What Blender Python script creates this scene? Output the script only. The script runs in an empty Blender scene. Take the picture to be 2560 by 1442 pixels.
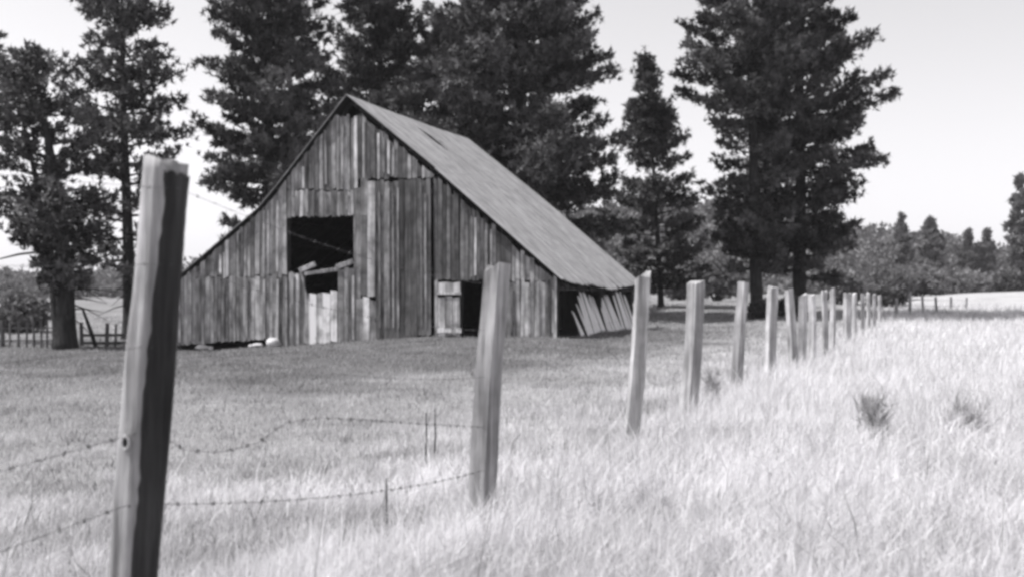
import bpy, math, random
import numpy as np
from mathutils import Vector

# ------------------------------------------------------------------ camera, sky, sun, exposure
SC = bpy.context.scene
COL = SC.collection
F, HY, EYE = 2875.0, 735.0, 1.5          # focal length and horizon measured on the 2560 px wide photograph
cam_d = bpy.data.cameras.new('camera'); cam = bpy.data.objects.new('camera', cam_d); COL.objects.link(cam)
cam.location = (0, 0, EYE); cam.rotation_euler = (math.radians(90), 0, 0)
cam_d.sensor_width = 36.0; cam_d.lens = 36.0 * F / 2560.0
cam_d.shift_y = (HY - 721.0) / 2560.0
cam_d.clip_start = 0.05; cam_d.clip_end = 6000
cam_d.dof.use_dof = True; cam_d.dof.focus_distance = 30.0; cam_d.dof.aperture_fstop = 3.6
SC.camera = cam

SUN_EL, SUN_AZ = math.radians(55), math.radians(93)      # azimuth: from behind the camera towards the left
S = Vector((-math.cos(SUN_EL) * math.sin(SUN_AZ), -math.cos(SUN_EL) * math.cos(SUN_AZ), math.sin(SUN_EL)))
sun_d = bpy.data.lights.new('sun', 'SUN'); sun = bpy.data.objects.new('sun', sun_d); COL.objects.link(sun)
sun_d.energy = 4.6; sun_d.angle = math.radians(0.5); sun_d.color = (1.0, 0.99, 0.985)
sun.rotation_euler = S.to_track_quat('Z', 'Y').to_euler(); sun.location = S * 60

W = bpy.data.worlds.new('World'); SC.world = W; W.use_nodes = True
nt = W.node_tree; nt.nodes.clear()
sky = nt.nodes.new('ShaderNodeTexSky'); sky.sky_type = 'NISHITA'; sky.sun_disc = False
sky.sun_elevation = SUN_EL; sky.sun_rotation = math.atan2(S.x, S.y)
sky.air_density = 1.0; sky.dust_density = 0.5; sky.ozone_density = 1.0; sky.altitude = 0
bw = nt.nodes.new('ShaderNodeRGBToBW')                    # black and white film
tint = nt.nodes.new('ShaderNodeMix'); tint.data_type = 'RGBA'; tint.blend_type = 'MULTIPLY'
tint.inputs[0].default_value = 1.0; tint.inputs[7].default_value = (1.0, 0.988, 1.016, 1)
bg = nt.nodes.new('ShaderNodeBackground'); bg.inputs[1].default_value = 0.116
wo = nt.nodes.new('ShaderNodeOutputWorld')
sep = nt.nodes.new('ShaderNodeSeparateColor'); film = nt.nodes.new('ShaderNodeMix'); film.inputs[0].default_value = 0.75   # film is more sensitive to blue
nt.links.new(sky.outputs[0], bw.inputs[0]); nt.links.new(sky.outputs[0], sep.inputs[0])
nt.links.new(bw.outputs[0], film.inputs[2]); nt.links.new(sep.outputs[2], film.inputs[3]); nt.links.new(film.outputs[0], tint.inputs[6])
nt.links.new(tint.outputs[2], bg.inputs[0]); nt.links.new(bg.outputs[0], wo.inputs[0])

SC.view_settings.view_transform = 'Standard'; SC.view_settings.look = 'None'
SC.view_settings.exposure = 0.58; SC.view_settings.gamma = 1.0
SC.render.engine = 'CYCLES'
SC.cycles.pixel_filter_type = 'BLACKMAN_HARRIS'; SC.cycles.filter_width = 3.2      # soft old lens
SC.cycles.max_bounces = 6; SC.cycles.diffuse_bounces = 3; SC.cycles.transmission_bounces = 3
SC.cycles.use_denoising = True

random.seed(4); RNG = np.random.default_rng(4)
def ss(a, b, x):
    t = np.clip((np.asarray(x, float) - a) / (b - a), 0, 1); return t * t * (3 - 2 * t)
def P(px, py, d): return ((px - 1280.0) / F * d, d, EYE + (HY - py) / F * d)
def fence_x(y): return -2.717 + 0.371 * y

# ------------------------------------------------------------------ helpers
def tag(o, label=None, cat=None, group=None, kind=None, **kw):
    if label: o['label'] = label
    if cat: o['category'] = cat
    if group: o['group'] = group
    if kind: o['kind'] = kind
    for k, v in kw.items(): o[k] = v
    return o
def obj(name, V, Fc, mat, parent=None, smooth=False, shade=None):
    me = bpy.data.meshes.new(name); me.from_pydata([tuple(v) for v in V], [], [tuple(f) for f in Fc]); me.update()
    if smooth: me.polygons.foreach_set('use_smooth', [True] * len(me.polygons))
    if mat: me.materials.append(mat)
    o = bpy.data.objects.new(name, me); COL.objects.link(o)
    if parent: o.parent = parent
    if shade is not None: o['shade'] = float(shade)
    return o
def np_obj(name, V, T, mat, parent=None, shade=None, smooth=False):
    """V (n,3), T (m,3) triangles, shade: value per vertex"""
    me = bpy.data.meshes.new(name); n, m = len(V), len(T)
    me.vertices.add(n); me.vertices.foreach_set('co', np.asarray(V, np.float32).ravel())
    me.loops.add(m * 3); me.loops.foreach_set('vertex_index', np.asarray(T, np.int32).ravel())
    me.polygons.add(m); me.polygons.foreach_set('loop_start', np.arange(0, m * 3, 3, dtype=np.int32))
    me.update(calc_edges=True)
    if shade is not None:
        at = me.attributes.new('tone', 'FLOAT', 'POINT'); at.data.foreach_set('value', np.asarray(shade, np.float32))
    if smooth: me.polygons.foreach_set('use_smooth', [True] * m)
    me.materials.append(mat)
    o = bpy.data.objects.new(name, me); COL.objects.link(o)
    if parent: o.parent = parent
    return o
def empty(name, loc, rz=0.0):
    o = bpy.data.objects.new(name, None); COL.objects.link(o); o.location = loc; o.rotation_euler = (0, 0, rz)
    o.empty_display_size = 0.3; return o
BOXF = [(0, 1, 2, 3), (7, 6, 5, 4), (0, 4, 5, 1), (1, 5, 6, 2), (2, 6, 7, 3), (3, 7, 4, 0)]
def box(x0, x1, y0, y1, z0, z1):
    return [(x0, y0, z0), (x1, y0, z0), (x1, y0, z1), (x0, y0, z1), (x0, y1, z0), (x1, y1, z0), (x1, y1, z1), (x0, y1, z1)]
def merge(parts):
    V, Fc = [], []
    for v, f in parts:
        k = len(V); V += list(v); Fc += [tuple(i + k for i in q) for q in f]
    return V, Fc
def bar(a, b, w, h, up=(0, 0, 1)):
    a, b = Vector(a), Vector(b); d = (b - a).normalized(); s = d.cross(Vector(up))
    if s.length < 1e-4: s = Vector((1, 0, 0))
    s.normalize(); u = s.cross(d).normalized(); s *= w / 2; u *= h / 2
    return [a - s - u, a + s - u, a + s + u, a - s + u, b - s - u, b + s - u, b + s + u, b - s + u], \
           [(3, 2, 1, 0), (4, 5, 6, 7), (0, 1, 5, 4), (1, 2, 6, 5), (2, 3, 7, 6), (3, 0, 4, 7)]
def tube(pts, rads, n=8, cap=True, squash=None):
    pts = [Vector(p) for p in pts]; V, Fc = [], []
    for i, p in enumerate(pts):
        d = (pts[min(i + 1, len(pts) - 1)] - pts[max(i - 1, 0)]).normalized()
        a = Vector((1, 0, 0)) if abs(d.x) < 0.9 else Vector((0, 1, 0))
        s = (a - d * a.dot(d)).normalized(); u = d.cross(s)
        for k in range(n):
            t = 2 * math.pi * k / n; r = rads[i] * (squash[k % len(squash)] if squash else 1)
            V.append(p + s * math.cos(t) * r + u * math.sin(t) * r)
    for i in range(len(pts) - 1):
        for k in range(n):
            Fc.append((i * n + k, i * n + (k + 1) % n, (i + 1) * n + (k + 1) % n, (i + 1) * n + k))
    if cap:
        Fc.append(tuple(range(n - 1, -1, -1))); Fc.append(tuple(range((len(pts) - 1) * n, len(pts) * n)))
    return V, Fc

# ------------------------------------------------------------------ materials (greys: the print is black and white)
def G(v): return (v * 1.0, v * 0.988, v * 1.016, 1)
def new_mat(name):
    m = bpy.data.materials.new(name); m.use_nodes = True; t = m.node_tree
    b = t.nodes['Principled BSDF']; b.inputs['Roughness'].default_value = 0.9
    b.inputs['Specular IOR Level'].default_value = 0.15
    return m, t, b
def N(t, kind, **kw):
    n = t.nodes.new(kind)
    for k, v in kw.items(): setattr(n, k, v)
    return n
def math_n(t, op, a, b=None, c=None):
    n = t.nodes.new('ShaderNodeMath'); n.operation = op
    for i, v in enumerate((a, b, c)):
        if v is None: continue
        if isinstance(v, (int, float)): n.inputs[i].default_value = v
        else: t.links.new(v, n.inputs[i])
    return n.outputs[0]
def ramp(t, fac, stops):
    r = t.nodes.new('ShaderNodeValToRGB'); e = r.color_ramp.elements
    while len(e) < len(stops): e.new(0.5)
    for el, (p, v) in zip(e, stops): el.position = p; el.color = (v, v, v, 1)
    t.links.new(fac, r.inputs[0]); return r.outputs[0]
def grey_out(t, val, b, socket='Base Color'):
    mx = N(t, 'ShaderNodeMix', data_type='RGBA', blend_type='MULTIPLY'); mx.inputs[0].default_value = 1
    cb = N(t, 'ShaderNodeCombineColor')
    for i in range(3): t.links.new(val, cb.inputs[i])
    t.links.new(cb.outputs[0], mx.inputs[6]); mx.inputs[7].default_value = (1.0, 0.99, 1.012, 1)
    t.links.new(mx.outputs[2], b.inputs[socket]); return mx.outputs[2]
def noise(t, vec, scale, detail=4, rough=0.6):
    n = N(t, 'ShaderNodeTexNoise'); n.inputs['Scale'].default_value = scale
    n.inputs['Detail'].default_value = detail; n.inputs['Roughness'].default_value = rough
    t.links.new(vec, n.inputs['Vector']); return n.outputs[0]

def wood_mat(name, stretch, use_shade=True, base=0.2, contrast=1.0, grain=18.0, bumps=0.35, blotch=0.0):
    """weathered wood; stretch = scaling of object coordinates so that the grain runs along the long axis"""
    m, t, b = new_mat(name)
    tc = N(t, 'ShaderNodeTexCoord'); oi = N(t, 'ShaderNodeObjectInfo')
    off = N(t, 'ShaderNodeVectorMath', operation='MULTIPLY_ADD')
    cbx = N(t, 'ShaderNodeCombineXYZ')
    r40 = math_n(t, 'MULTIPLY', oi.outputs['Random'], 40.0)
    for i in range(3): t.links.new(r40, cbx.inputs[i])
    mp = N(t, 'ShaderNodeVectorMath', operation='MULTIPLY'); mp.inputs[1].default_value = stretch
    t.links.new(tc.outputs['Object'], mp.inputs[0])
    ad = N(t, 'ShaderNodeVectorMath', operation='ADD'); t.links.new(mp.outputs[0], ad.inputs[0]); t.links.new(cbx.outputs[0], ad.inputs[1])
    n1 = noise(t, ad.outputs[0], grain, 5, 0.65); n2 = noise(t, ad.outputs[0], grain * 0.28, 3, 0.6)
    # blotches of wear, not stretched
    a2 = N(t, 'ShaderNodeVectorMath', operation='ADD'); t.links.new(tc.outputs['Object'], a2.inputs[0]); t.links.new(cbx.outputs[0], a2.inputs[1])
    n3 = noise(t, a2.outputs[0], 1.7, 4, 0.6)
    g1 = ramp(t, n1, [(0.33, 1 - 0.5 * contrast), (0.62, 1 + 0.22 * contrast)])
    g2 = ramp(t, n2, [(0.3, 1 - 0.38 * contrast), (0.7, 1 + 0.32 * contrast)])
    g3 = ramp(t, n3, [(0.30, 0.72 - .22 * blotch), (0.72, 1.25 + .55 * blotch)])
    v = math_n(t, 'MULTIPLY', g1, g2); v = math_n(t, 'MULTIPLY', v, g3)
    if use_shade:
        at = N(t, 'ShaderNodeAttribute', attribute_type='OBJECT', attribute_name='shade'); v = math_n(t, 'MULTIPLY', v, at.outputs['Fac'])
    else: v = math_n(t, 'MULTIPLY', v, base)
    v = math_n(t, 'MINIMUM', v, 0.82)
    grey_out(t, v, b)
    bp = N(t, 'ShaderNodeBump'); bp.inputs['Strength'].default_value = bumps; bp.inputs['Distance'].default_value = 0.02
    t.links.new(n1, bp.inputs['Height']); t.links.new(bp.outputs[0], b.inputs['Normal'])
    return m
M_PLANK = wood_mat('weathered_plank', (1.0, 1.0, 0.045), contrast=1.0, grain=11, blotch=1.0)
M_PALE = wood_mat('pale_bare_board', (1.0, 1.0, 0.05), contrast=0.3, grain=9)
M_ROOF = wood_mat('roof_boards', (0.05, 1.0, 0.05), contrast=0.2, grain=5, bumps=0.08, blotch=0.12)
M_POST = wood_mat('split_post', (1.0, 1.0, 0.05), contrast=0.9, grain=22, bumps=0.8, blotch=.5)
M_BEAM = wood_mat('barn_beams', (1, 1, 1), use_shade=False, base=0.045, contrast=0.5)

def leaf_mat(name, base, var=0.5, trans=0.25):
    m, t, b = new_mat(name)
    at = N(t, 'ShaderNodeAttribute', attribute_name='tone'); oi = N(t, 'ShaderNodeObjectInfo')
    k = math_n(t, 'MULTIPLY_ADD', at.outputs['Fac'], 2 * var, 1 - var)
    k2 = math_n(t, 'MULTIPLY_ADD', oi.outputs['Random'], 0.3, 0.85)
    v = math_n(t, 'MULTIPLY', math_n(t, 'MULTIPLY', k, k2), base)
    c = grey_out(t, v, b); b.inputs['Roughness'].default_value = 0.7
    tr = N(t, 'ShaderNodeBsdfTranslucent'); t.links.new(c, tr.inputs[0])
    mx = N(t, 'ShaderNodeMixShader'); mx.inputs[0].default_value = trans
    t.links.new(b.outputs[0], mx.inputs[1]); t.links.new(tr.outputs[0], mx.inputs[2])
    t.links.new(mx.outputs[0], t.nodes['Material Output'].inputs['Surface'])
    return m
M_NEEDLE = leaf_mat('pine_needles', 0.092, 0.8, 0.1)
M_LEAF = leaf_mat('shrub_leaves', 0.18, 0.45, 0.25)  # base lightened in place of haze
M_WEED = leaf_mat('weed_leaves', 0.5, 0.4, 0.3)
M_FARLEAF = leaf_mat('far_foliage', 0.15, 0.4, 0.25)  # paler base colour stands in for distance haze
M_BARK, t_, b_ = new_mat('dark_skin')
tc_ = N(t_, 'ShaderNodeTexCoord'); mp_ = N(t_, 'ShaderNodeVectorMath', operation='MULTIPLY'); mp_.inputs[1].default_value = (1, 1, 0.25)
t_.links.new(tc_.outputs['Object'], mp_.inputs[0])
n_ = noise(t_, mp_.outputs[0], 7, 6, 0.7); grey_out(t_, ramp(t_, n_, [(0.35, 0.015), (0.7, 0.055)]), b_)
bp_ = N(t_, 'ShaderNodeBump'); bp_.inputs['Distance'].default_value = 0.06; t_.links.new(n_, bp_.inputs['Height']); t_.links.new(bp_.outputs[0], b_.inputs['Normal'])
M_STONE, t_, b_ = new_mat('pale_stone')
tc_ = N(t_, 'ShaderNodeTexCoord'); n_ = noise(t_, tc_.outputs['Object'], 6, 6, 0.65)
grey_out(t_, ramp(t_, n_, [(0.3, 0.34), (0.7, 0.68)]), b_)
M_WIRE2, t_, b_ = new_mat('galvanised_wire'); b_.inputs['Base Color'].default_value = G(0.12); b_.inputs['Roughness'].default_value = 0.6
M_WIRE, t_, b_ = new_mat('rusty_wire'); b_.inputs['Base Color'].default_value = G(0.07); b_.inputs['Metallic'].default_value = 0.3; b_.inputs['Roughness'].default_value = 0.7

def grass_mat(name):
    m, t, b = new_mat(name)
    v = N(t, 'ShaderNodeAttribute', attribute_name='tone').outputs['Fac']
    c = grey_out(t, v, b); b.inputs['Roughness'].default_value = 0.75
    tr = N(t, 'ShaderNodeBsdfTranslucent'); t.links.new(c, tr.inputs[0])
    mx = N(t, 'ShaderNodeMixShader'); mx.inputs[0].default_value = 0.4
    t.links.new(b.outputs[0], mx.inputs[1]); t.links.new(tr.outputs[0], mx.inputs[2])
    t.links.new(mx.outputs[0], t.nodes['Material Output'].inputs['Surface'])
    return m
M_GRASS = grass_mat('dry_grass')

# ------------------------------------------------------------------ terrain
PH = [(0.23, 0.31, 1.1), (0.61, -0.4, 2.7), (-0.5, 0.9, 0.3), (1.3, 0.7, 4.0)]
def zg(x, y):
    x = np.asarray(x, float); y = np.asarray(y, float); s = x - fence_x(y)
    z = 0.17 * ss(-0.7, 0.9, s) * (1 - ss(13, 27, y))
    z = z + 0.95 * ss(50, 88, y) + 3.0 * ss(90, 400, y)
    z = z - 0.62 * ss(-1.0, -12.5, x) * ss(18, 41, y)
    z = z + 0.75 * np.exp(-((x - 41) / 9.0) ** 2 - ((y - 92) / 16.0) ** 2)
    for i, (a, b, c) in enumerate(PH): z = z + 0.022 * np.sin(a * x * 1.7 + b * y * 1.7 + c)
    return z
def green(x, y):
    """how green (dark on film) the sward is: 0 dry straw, 1 green grass close to the barn"""
    x = np.asarray(x, float); y = np.asarray(y, float)
    s = x - fence_x(y)
    k = ss(3, 33, y + 0.10 * (x + 4)) * (1 - 0.55 * ss(44, 54, y)) * (1 - ss(-9.0, -1.5, s) )
    k = k + 0.30 * (1 - ss(-5, -.5, s)) * ss(3.5, 8, y)
    w = 0.5 + 0.25 * np.sin(0.9 * x + 0.6 * y) + 0.25 * np.sin(-0.7 * x + 1.3 * y + 1) * np.cos(0.35 * x)
    return np.clip(k * (0.72 + 0.5 * w), 0, 1)

ys = np.concatenate([np.linspace(-25, 0, 10)[:-1], np.linspace(0, 60, 121)[:-1], np.geomspace(60, 3500, 60)])
xn = np.sinh(np.linspace(-6.2, 6.2, 181)); xn = xn / xn.max() * 2600
xs = np.concatenate([xn[np.abs(xn) > 30], np.linspace(-30, 30, 121)]); xs.sort()
XX, YY = np.meshgrid(xs, ys); ZZ = zg(XX, YY)
nx, ny = len(xs), len(ys)
idx = np.arange(nx * ny).reshape(ny, nx)
a_, b2, c_, d_ = idx[:-1, :-1].ravel(), idx[:-1, 1:].ravel(), idx[1:, 1:].ravel(), idx[1:, :-1].ravel()
M_GROUND, t_, b_ = new_mat('dry_field_soil')
tc_ = N(t_, 'ShaderNodeTexCoord'); at_ = N(t_, 'ShaderNodeAttribute', attribute_name='tone')
n1_ = noise(t_, tc_.outputs['Object'], 9, 6, 0.7); n2_ = noise(t_, tc_.outputs['Object'], 0.6, 5, 0.6)
v_ = math_n(t_, 'MULTIPLY_ADD', at_.outputs['Fac'], -0.32, 0.46)
v_ = math_n(t_, 'MULTIPLY', v_, ramp(t_, n1_, [(0.3, 0.65), (0.7, 1.15)])); v_ = math_n(t_, 'MULTIPLY', v_, ramp(t_, n2_, [(0.3, 0.8), (0.7, 1.15)]))
grey_out(t_, v_, b_)
bp_ = N(t_, 'ShaderNodeBump'); bp_.inputs['Distance'].default_value = 0.08; t_.links.new(n1_, bp_.inputs['Height']); t_.links.new(bp_.outputs[0], b_.inputs['Normal'])
g = np_obj('ground', np.stack([XX.ravel(), YY.ravel(), ZZ.ravel()], 1),
           np.concatenate([np.stack([a_, b2, c_], 1), np.stack([a_, c_, d_], 1)]), M_GROUND, shade=green(XX, YY).ravel(), smooth=True)
tag(g, 'dry pasture ground under the grass', kind='structure')

# ------------------------------------------------------------------ the barn
TH = -math.atan(0.332); AX = (math.cos(TH), math.sin(TH)); AY = (-math.sin(TH), math.cos(TH))
CX, CY = 1.5, 39.2
def gx(px, py, off=0.0):
    """photograph pixel -> (x, z) on the gable plane (off = metres behind it), in barn coordinates"""
    r = (px - 1280.0) / F
    x = (r * (CY + off * AY[1]) - CX - off * AY[0]) / (AX[0] - r * AX[1])
    d = CY + x * AX[1] + off * AY[1]
    return x, EYE + (HY - py) / F * d
def bground(x, y): return float(zg(CX + x * AX[0] + y * AY[0], CY + x * AX[1] + y * AY[1]))
barn = empty('barn', (CX, CY, 0), TH)
tag(barn, 'old weathered timber barn with vertical planks and sagging board roof', 'barn')
OVH = -0.14
PR = [gx(866, 236, OVH), gx(1100, 427, OVH), gx(1393, 684, OVH)]
PL = [gx(655, 510, OVH), gx(440, 694, OVH)]
e1 = ((PR[2][1] - PR[1][1]) / (PR[2][0] - PR[1][0])); PR.append((PR[2][0] + 0.28, PR[2][1] + 0.28 * e1))
e2 = ((PL[1][1] - PL[0][1]) / (PL[1][0] - PL[0][0])); PL.append((PL[1][0] - 0.3, PL[1][1] - 0.3 * e2))
PROF = sorted(PR + PL); PXs = [p[0] for p in PROF]; PZs = [p[1] for p in PROF]
XP, ZP = PR[0]; XL = PXs[0]; XR = PXs[-1]; DEEP = 12.3
def zr(x): return float(np.interp(x, PXs, PZs))
def roof_sag(x, v):
    f = math.sin(math.pi * min(max(v / DEEP, 0), 1))
    e = abs(x - XP) / (XR - XP)
    return -f * (0.05 + 0.17 * e ** 3) - 0.035 * math.sin(v * 1.1 + x) * (0.3 + e) * f

WX0 = gx(440, 800)[0]          # left wall
# roof frame: rafters, purlins, ridge beam
parts = []
for v in np.linspace(0.35, DEEP - 0.35, 8):
    for seg in range(len(PROF) - 1):
        (xa, za), (xb, zb) = PROF[seg], PROF[seg + 1]
        parts.append(bar((xa, v, za - 0.22 + roof_sag(xa, v)), (xb, v, zb - 0.22 + roof_sag(xb, v)), 0.09, 0.12))
roof = obj('roof', *merge(parts), M_BEAM, barn)
for px_ in [p for p in np.linspace(XL + 0.35, XR - 0.35, 15)]:
    pts = [(px_, v, zr(px_) - 0.115 + roof_sag(px_, v)) for v in np.linspace(OVH + 0.03, DEEP + 0.05, 7)]
    obj('purlin', *tube(pts, [0.055] * 7, 4), M_BEAM, roof)
# roof boards: two courses down each slope
def roof_board(v0, v1, xa, xb, lift, shade, n=5, warp=0.0):
    V = []; 
    for i in range(n):
        x = xa + (xb - xa) * i / (n - 1)
        for v, dz in ((v0, 0), (v1, 0), (v1, -0.028), (v0, -0.028)):
            V.append((x, v, zr(x) + roof_sag(x, v) + lift + dz + warp * i / (n - 1)))
    Fc = [(0, 1, 2, 3), tuple(4 * (n - 1) + k for k in (3, 2, 1, 0))]
    for i in range(n - 1):
        for k in range(4): Fc.append((4 * i + k, 4 * (i + 1) + k, 4 * (i + 1) + (k + 1) % 4, 4 * i + (k + 1) % 4))
    return obj('board', V, Fc, M_ROOF, roof, shade=shade)
def roof_v(px, py):
    """depth v and x on the right slope seen at a pixel"""
    best = None
    for v in np.linspace(0, DEEP, 240):
        for_x, z = gx(px, py, v)
        if for_x < XP: continue
        e = abs(zr(for_x) - z)
        if best is None or e < best[0]: best = (e, v, for_x)
    return best
SL0, SL1 = roof_v(1030, 309), roof_v(1096, 357)
slit_v = 0.5 * (SL0[1] + SL1[1]); slit_x = [min(SL0[2], SL1[2]), max(SL0[2], SL1[2]) + .1]
print('slit', slit_v, slit_x, 'peak', XP, ZP, 'eave', XR, zr(XR), 'left', XL, WX0)
for side in (1, -1):
    v = OVH - random.uniform(0, .04); bwid = 0.30
    mid0 = (0.42 if side == 1 else 0.48)
    while v < DEEP:
        wd = bwid * random.uniform(0.8, 1.2); v1 = min(v + wd, DEEP + 0.12)
        xe = XR if side == 1 else XL
        mid = XP + (xe - XP) * (mid0 + random.uniform(-0.012, 0.012))
        top = XP + side * 0.0; end = xe + side * random.uniform(-0.10, 0.05)
        sh = random.uniform(0.30, 0.36); lift = random.uniform(0, 0.006)
        gap = random.choice([0.002, 0.003, 0.003, 0.012])
        if side == 1 and slit_v - .1 <= v < slit_v + .5:      # warped boards curl up and leave a dark gap under their edge
            roof_board(v, v1 - gap, top, slit_x[0], lift + 0.004, sh, 3)
            roof_board(v, v1 - gap, slit_x[0] + .004, slit_x[1], lift + 0.004, sh, 4, warp=.17 if v < slit_v + .2 else .15)
            roof_board(v, v1 - gap, slit_x[1] + .01, mid - side * .004, lift + 0.004, sh, 3)
        else:
            roof_board(v, v1 - gap, top, mid - side * .004, lift + 0.004, sh)
        if side == 1 and v < 0: roof_board(v - .2, v - .003, mid + .1, end, lift, .4)       # lower course stands out a little at the rake
        roof_board(v, v1 - gap, mid, end, lift, random.uniform(0.32, 0.38))
        v = v1
M_DARK = wood_mat('dark_lining', (1, 1, 1), use_shade=False, base=0.03, contrast=0.4)  # dark lining added under the roof boards to keep the inside black
gxs = np.unique(np.concatenate([np.linspace(XL + .03, XR - .03, 40), [XP]])); gvs = np.linspace(OVH + .02, DEEP + .08, 14)
SV = [(x, v, zr(x) - .035 + roof_sag(x, v) - dz) for dz in (0, .025) for x in gxs for v in gvs]; SF = []
nv_ = len(gvs); no_ = len(gxs) * nv_
for i in range(len(gxs) - 1):
    for k in range(nv_ - 1):
        q = (i * nv_ + k, i * nv_ + k + 1, (i + 1) * nv_ + k + 1, (i + 1) * nv_ + k); SF.append(q); SF.append(tuple(no_ + j for j in reversed(q)))
obj('shade_lining', SV, SF, M_DARK, roof)

# gable wall: frame behind, planks in front
fr = []
xrow = [WX0 + 0.1, gx(715, 700)[0] , gx(900, 700)[0], gx(1090, 700)[0] + .05, gx(1148, 700)[0], gx(1212, 700)[0], -0.12]
for x in xrow: fr.append((box(x - .08, x + .08, 0.06, 0.22, bground(x, .1) - .05, zr(x) - 0.3), BOXF))
for py_, x0, x1 in ((690, WX0, gx(720, 700)[0]), (500, gx(690, 500)[0], gx(1120, 500)[0]), (695, gx(900, 700)[0], -0.05)):
    z = gx(900, py_)[1]; fr.append((box(x0, x1, 0.05, 0.17, z - .06, z + .06), BOXF))
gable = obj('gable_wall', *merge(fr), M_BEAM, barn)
def rect(px0, px1, py0, py1):
    (x0, z1), (x1, _) = gx(px0, py0), gx(px1, py0); z0 = gx(px0, py1)[1]; return (x0, x1, z0, z1)
HOLES = [rect(722, 888, 543, 682), rect(762, 846, 660, 852), rect(1095, 1212, 704, 850)]
DOOR = rect(900, 1082, 450, 900)
def plank(name, parent, x0, x1, z0, z1, y, th, shade, slant=0.0, lean=0.0, ragged=0.05, mat=None):
    j = [random.uniform(-ragged, ragged) for _ in range(4)]
    zt0, zt1 = z1 + j[0] + slant, z1 + j[1] - slant
    V = [(x0, y - th, z0 + j[2]), (x1, y - th, z0 + j[3]), (x1 + lean, y - th, zt1), (x0 + lean, y - th, zt0),
         (x0, y, z0 + j[2]), (x1, y, z0 + j[3]), (x1 + lean, y, zt1), (x0 + lean, y, zt0)]
    return obj(name, V, BOXF, mat or M_PLANK, parent, shade=shade)
def jz(px):
    """plank joint height along the facade"""
    if px < 600: return gx(px, 692)[1]
    if px < 720: return gx(px, 690)[1]
    if px < 900: return gx(px, 475)[1]
    if px < 1085: return gx(px, 447)[1]
    return gx(px, 700)[1]
def to_px(x):
    X, Y = CX + x * AX[0], CY + x * AX[1]; return 1280 + F * X / Y
x = WX0
while x < 0:
    wd = random.uniform(0.12, 0.22); x1 = min(x + wd, 0.0)
    if x1 - x < 0.06: break
    c = 0.5 * (x + x1); pxc = to_px(c)
    topgap = random.uniform(0.14, 0.22) + (random.uniform(0.08, 0.26) if c > XP else 0)
    zt = zr(c) - topgap
    if 846 < pxc < 892: zt = gx(pxc, 291)[1] + random.uniform(-.05, .05)
    g0 = bground(c, 0)
    zb = g0 - 0.03
    if pxc < 694: zb = gx(pxc, np.interp(pxc, [440, 694], [862, 846]))[1]       # sill stands clear of the falling ground
    slope = (zr(x) - zr(x1)) * 0.5 if not 846 < pxc < 892 else 0
    z_j = jz(pxc) + random.uniform(-.05, .05)
    segs = [(z_j, zt, True), (zb, z_j - 0.012, False)] if z_j < zt - 0.4 else [(zb, zt, True)]
    for (s0, s1, is_top) in segs:
        iv = [(s0, s1)]
        for h in HOLES + [DOOR]:
            if h[0] - .03 < c < h[1] + .03:
                nv = []
                for a, b in iv:
                    if b <= h[2] or a >= h[3]: nv.append((a, b)); continue
                    if a < h[2]: nv.append((a, h[2]))
                    if b > h[3]: nv.append((h[3], b))
                iv = nv
        for a, b in iv:
            if b - a < 0.12: continue
            low = b < jz(pxc) + .1
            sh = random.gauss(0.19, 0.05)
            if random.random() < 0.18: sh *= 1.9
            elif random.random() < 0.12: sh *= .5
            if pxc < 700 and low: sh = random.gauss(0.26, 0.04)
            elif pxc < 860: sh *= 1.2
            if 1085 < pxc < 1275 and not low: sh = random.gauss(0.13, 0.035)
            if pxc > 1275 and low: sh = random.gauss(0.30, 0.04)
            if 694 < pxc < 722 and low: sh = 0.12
            istop = is_top and abs(b - s1) < 1e-6
            plank('plank', gable, x + .006, x1 - random.choice([.004, .008, .02]), a, b, -random.uniform(0, .025), .024, max(sh, .08),
                  slant=slope if istop and not (846 < pxc < 892) else 0, lean=random.uniform(-.012, .012) * (b - a), ragged=0.05)
            if random.random() < 0.3 and b - a > 0.6:
                plank('batten', gable, x1 - .05, x1 + .035, a + random.uniform(0, .2), b - random.uniform(0, .3), -.05, .02,
                      random.choice([.12, .2, .3, .42]), slant=0, lean=random.uniform(-.01, .01) * (b - a), ragged=.05)
    x = x1
# pale corner post
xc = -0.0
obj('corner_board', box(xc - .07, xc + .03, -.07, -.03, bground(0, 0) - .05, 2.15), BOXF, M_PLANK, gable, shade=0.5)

# tall sliding door of dark boards
dx0, dx1, dz1 = gx(942, 450)[0], gx(1080, 450)[0], gx(1000, 452)[1]
sd = obj('sliding_door', *merge([(box(dx0 - .05, dx1 + .05, -.055, -.03, z, z + .14), BOXF) for z in (0.5, 2.3, dz1 - .5)]), M_BEAM, barn)
x = dx0
while x < dx1 - 0.05:
    wd = random.uniform(0.16, 0.24); x1 = min(x + wd, dx1)
    plank('board', sd, x + .004, x1 - .008, bground(x, 0) + .05, dz1 + random.uniform(-.03, .06), -.058 - random.uniform(0, .012), .024,
          max(random.gauss(0.11, 0.022), .06) * (1.25 if random.random() < .15 else 1), lean=-.02, ragged=.03)
    if random.random() < .45: plank('batten', sd, x1 - .035, x1 + .02, .3, dz1 - random.uniform(0, .5), -.095, .018, random.uniform(.16, .26), lean=-.02, ragged=.04)
    x = x1
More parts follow.
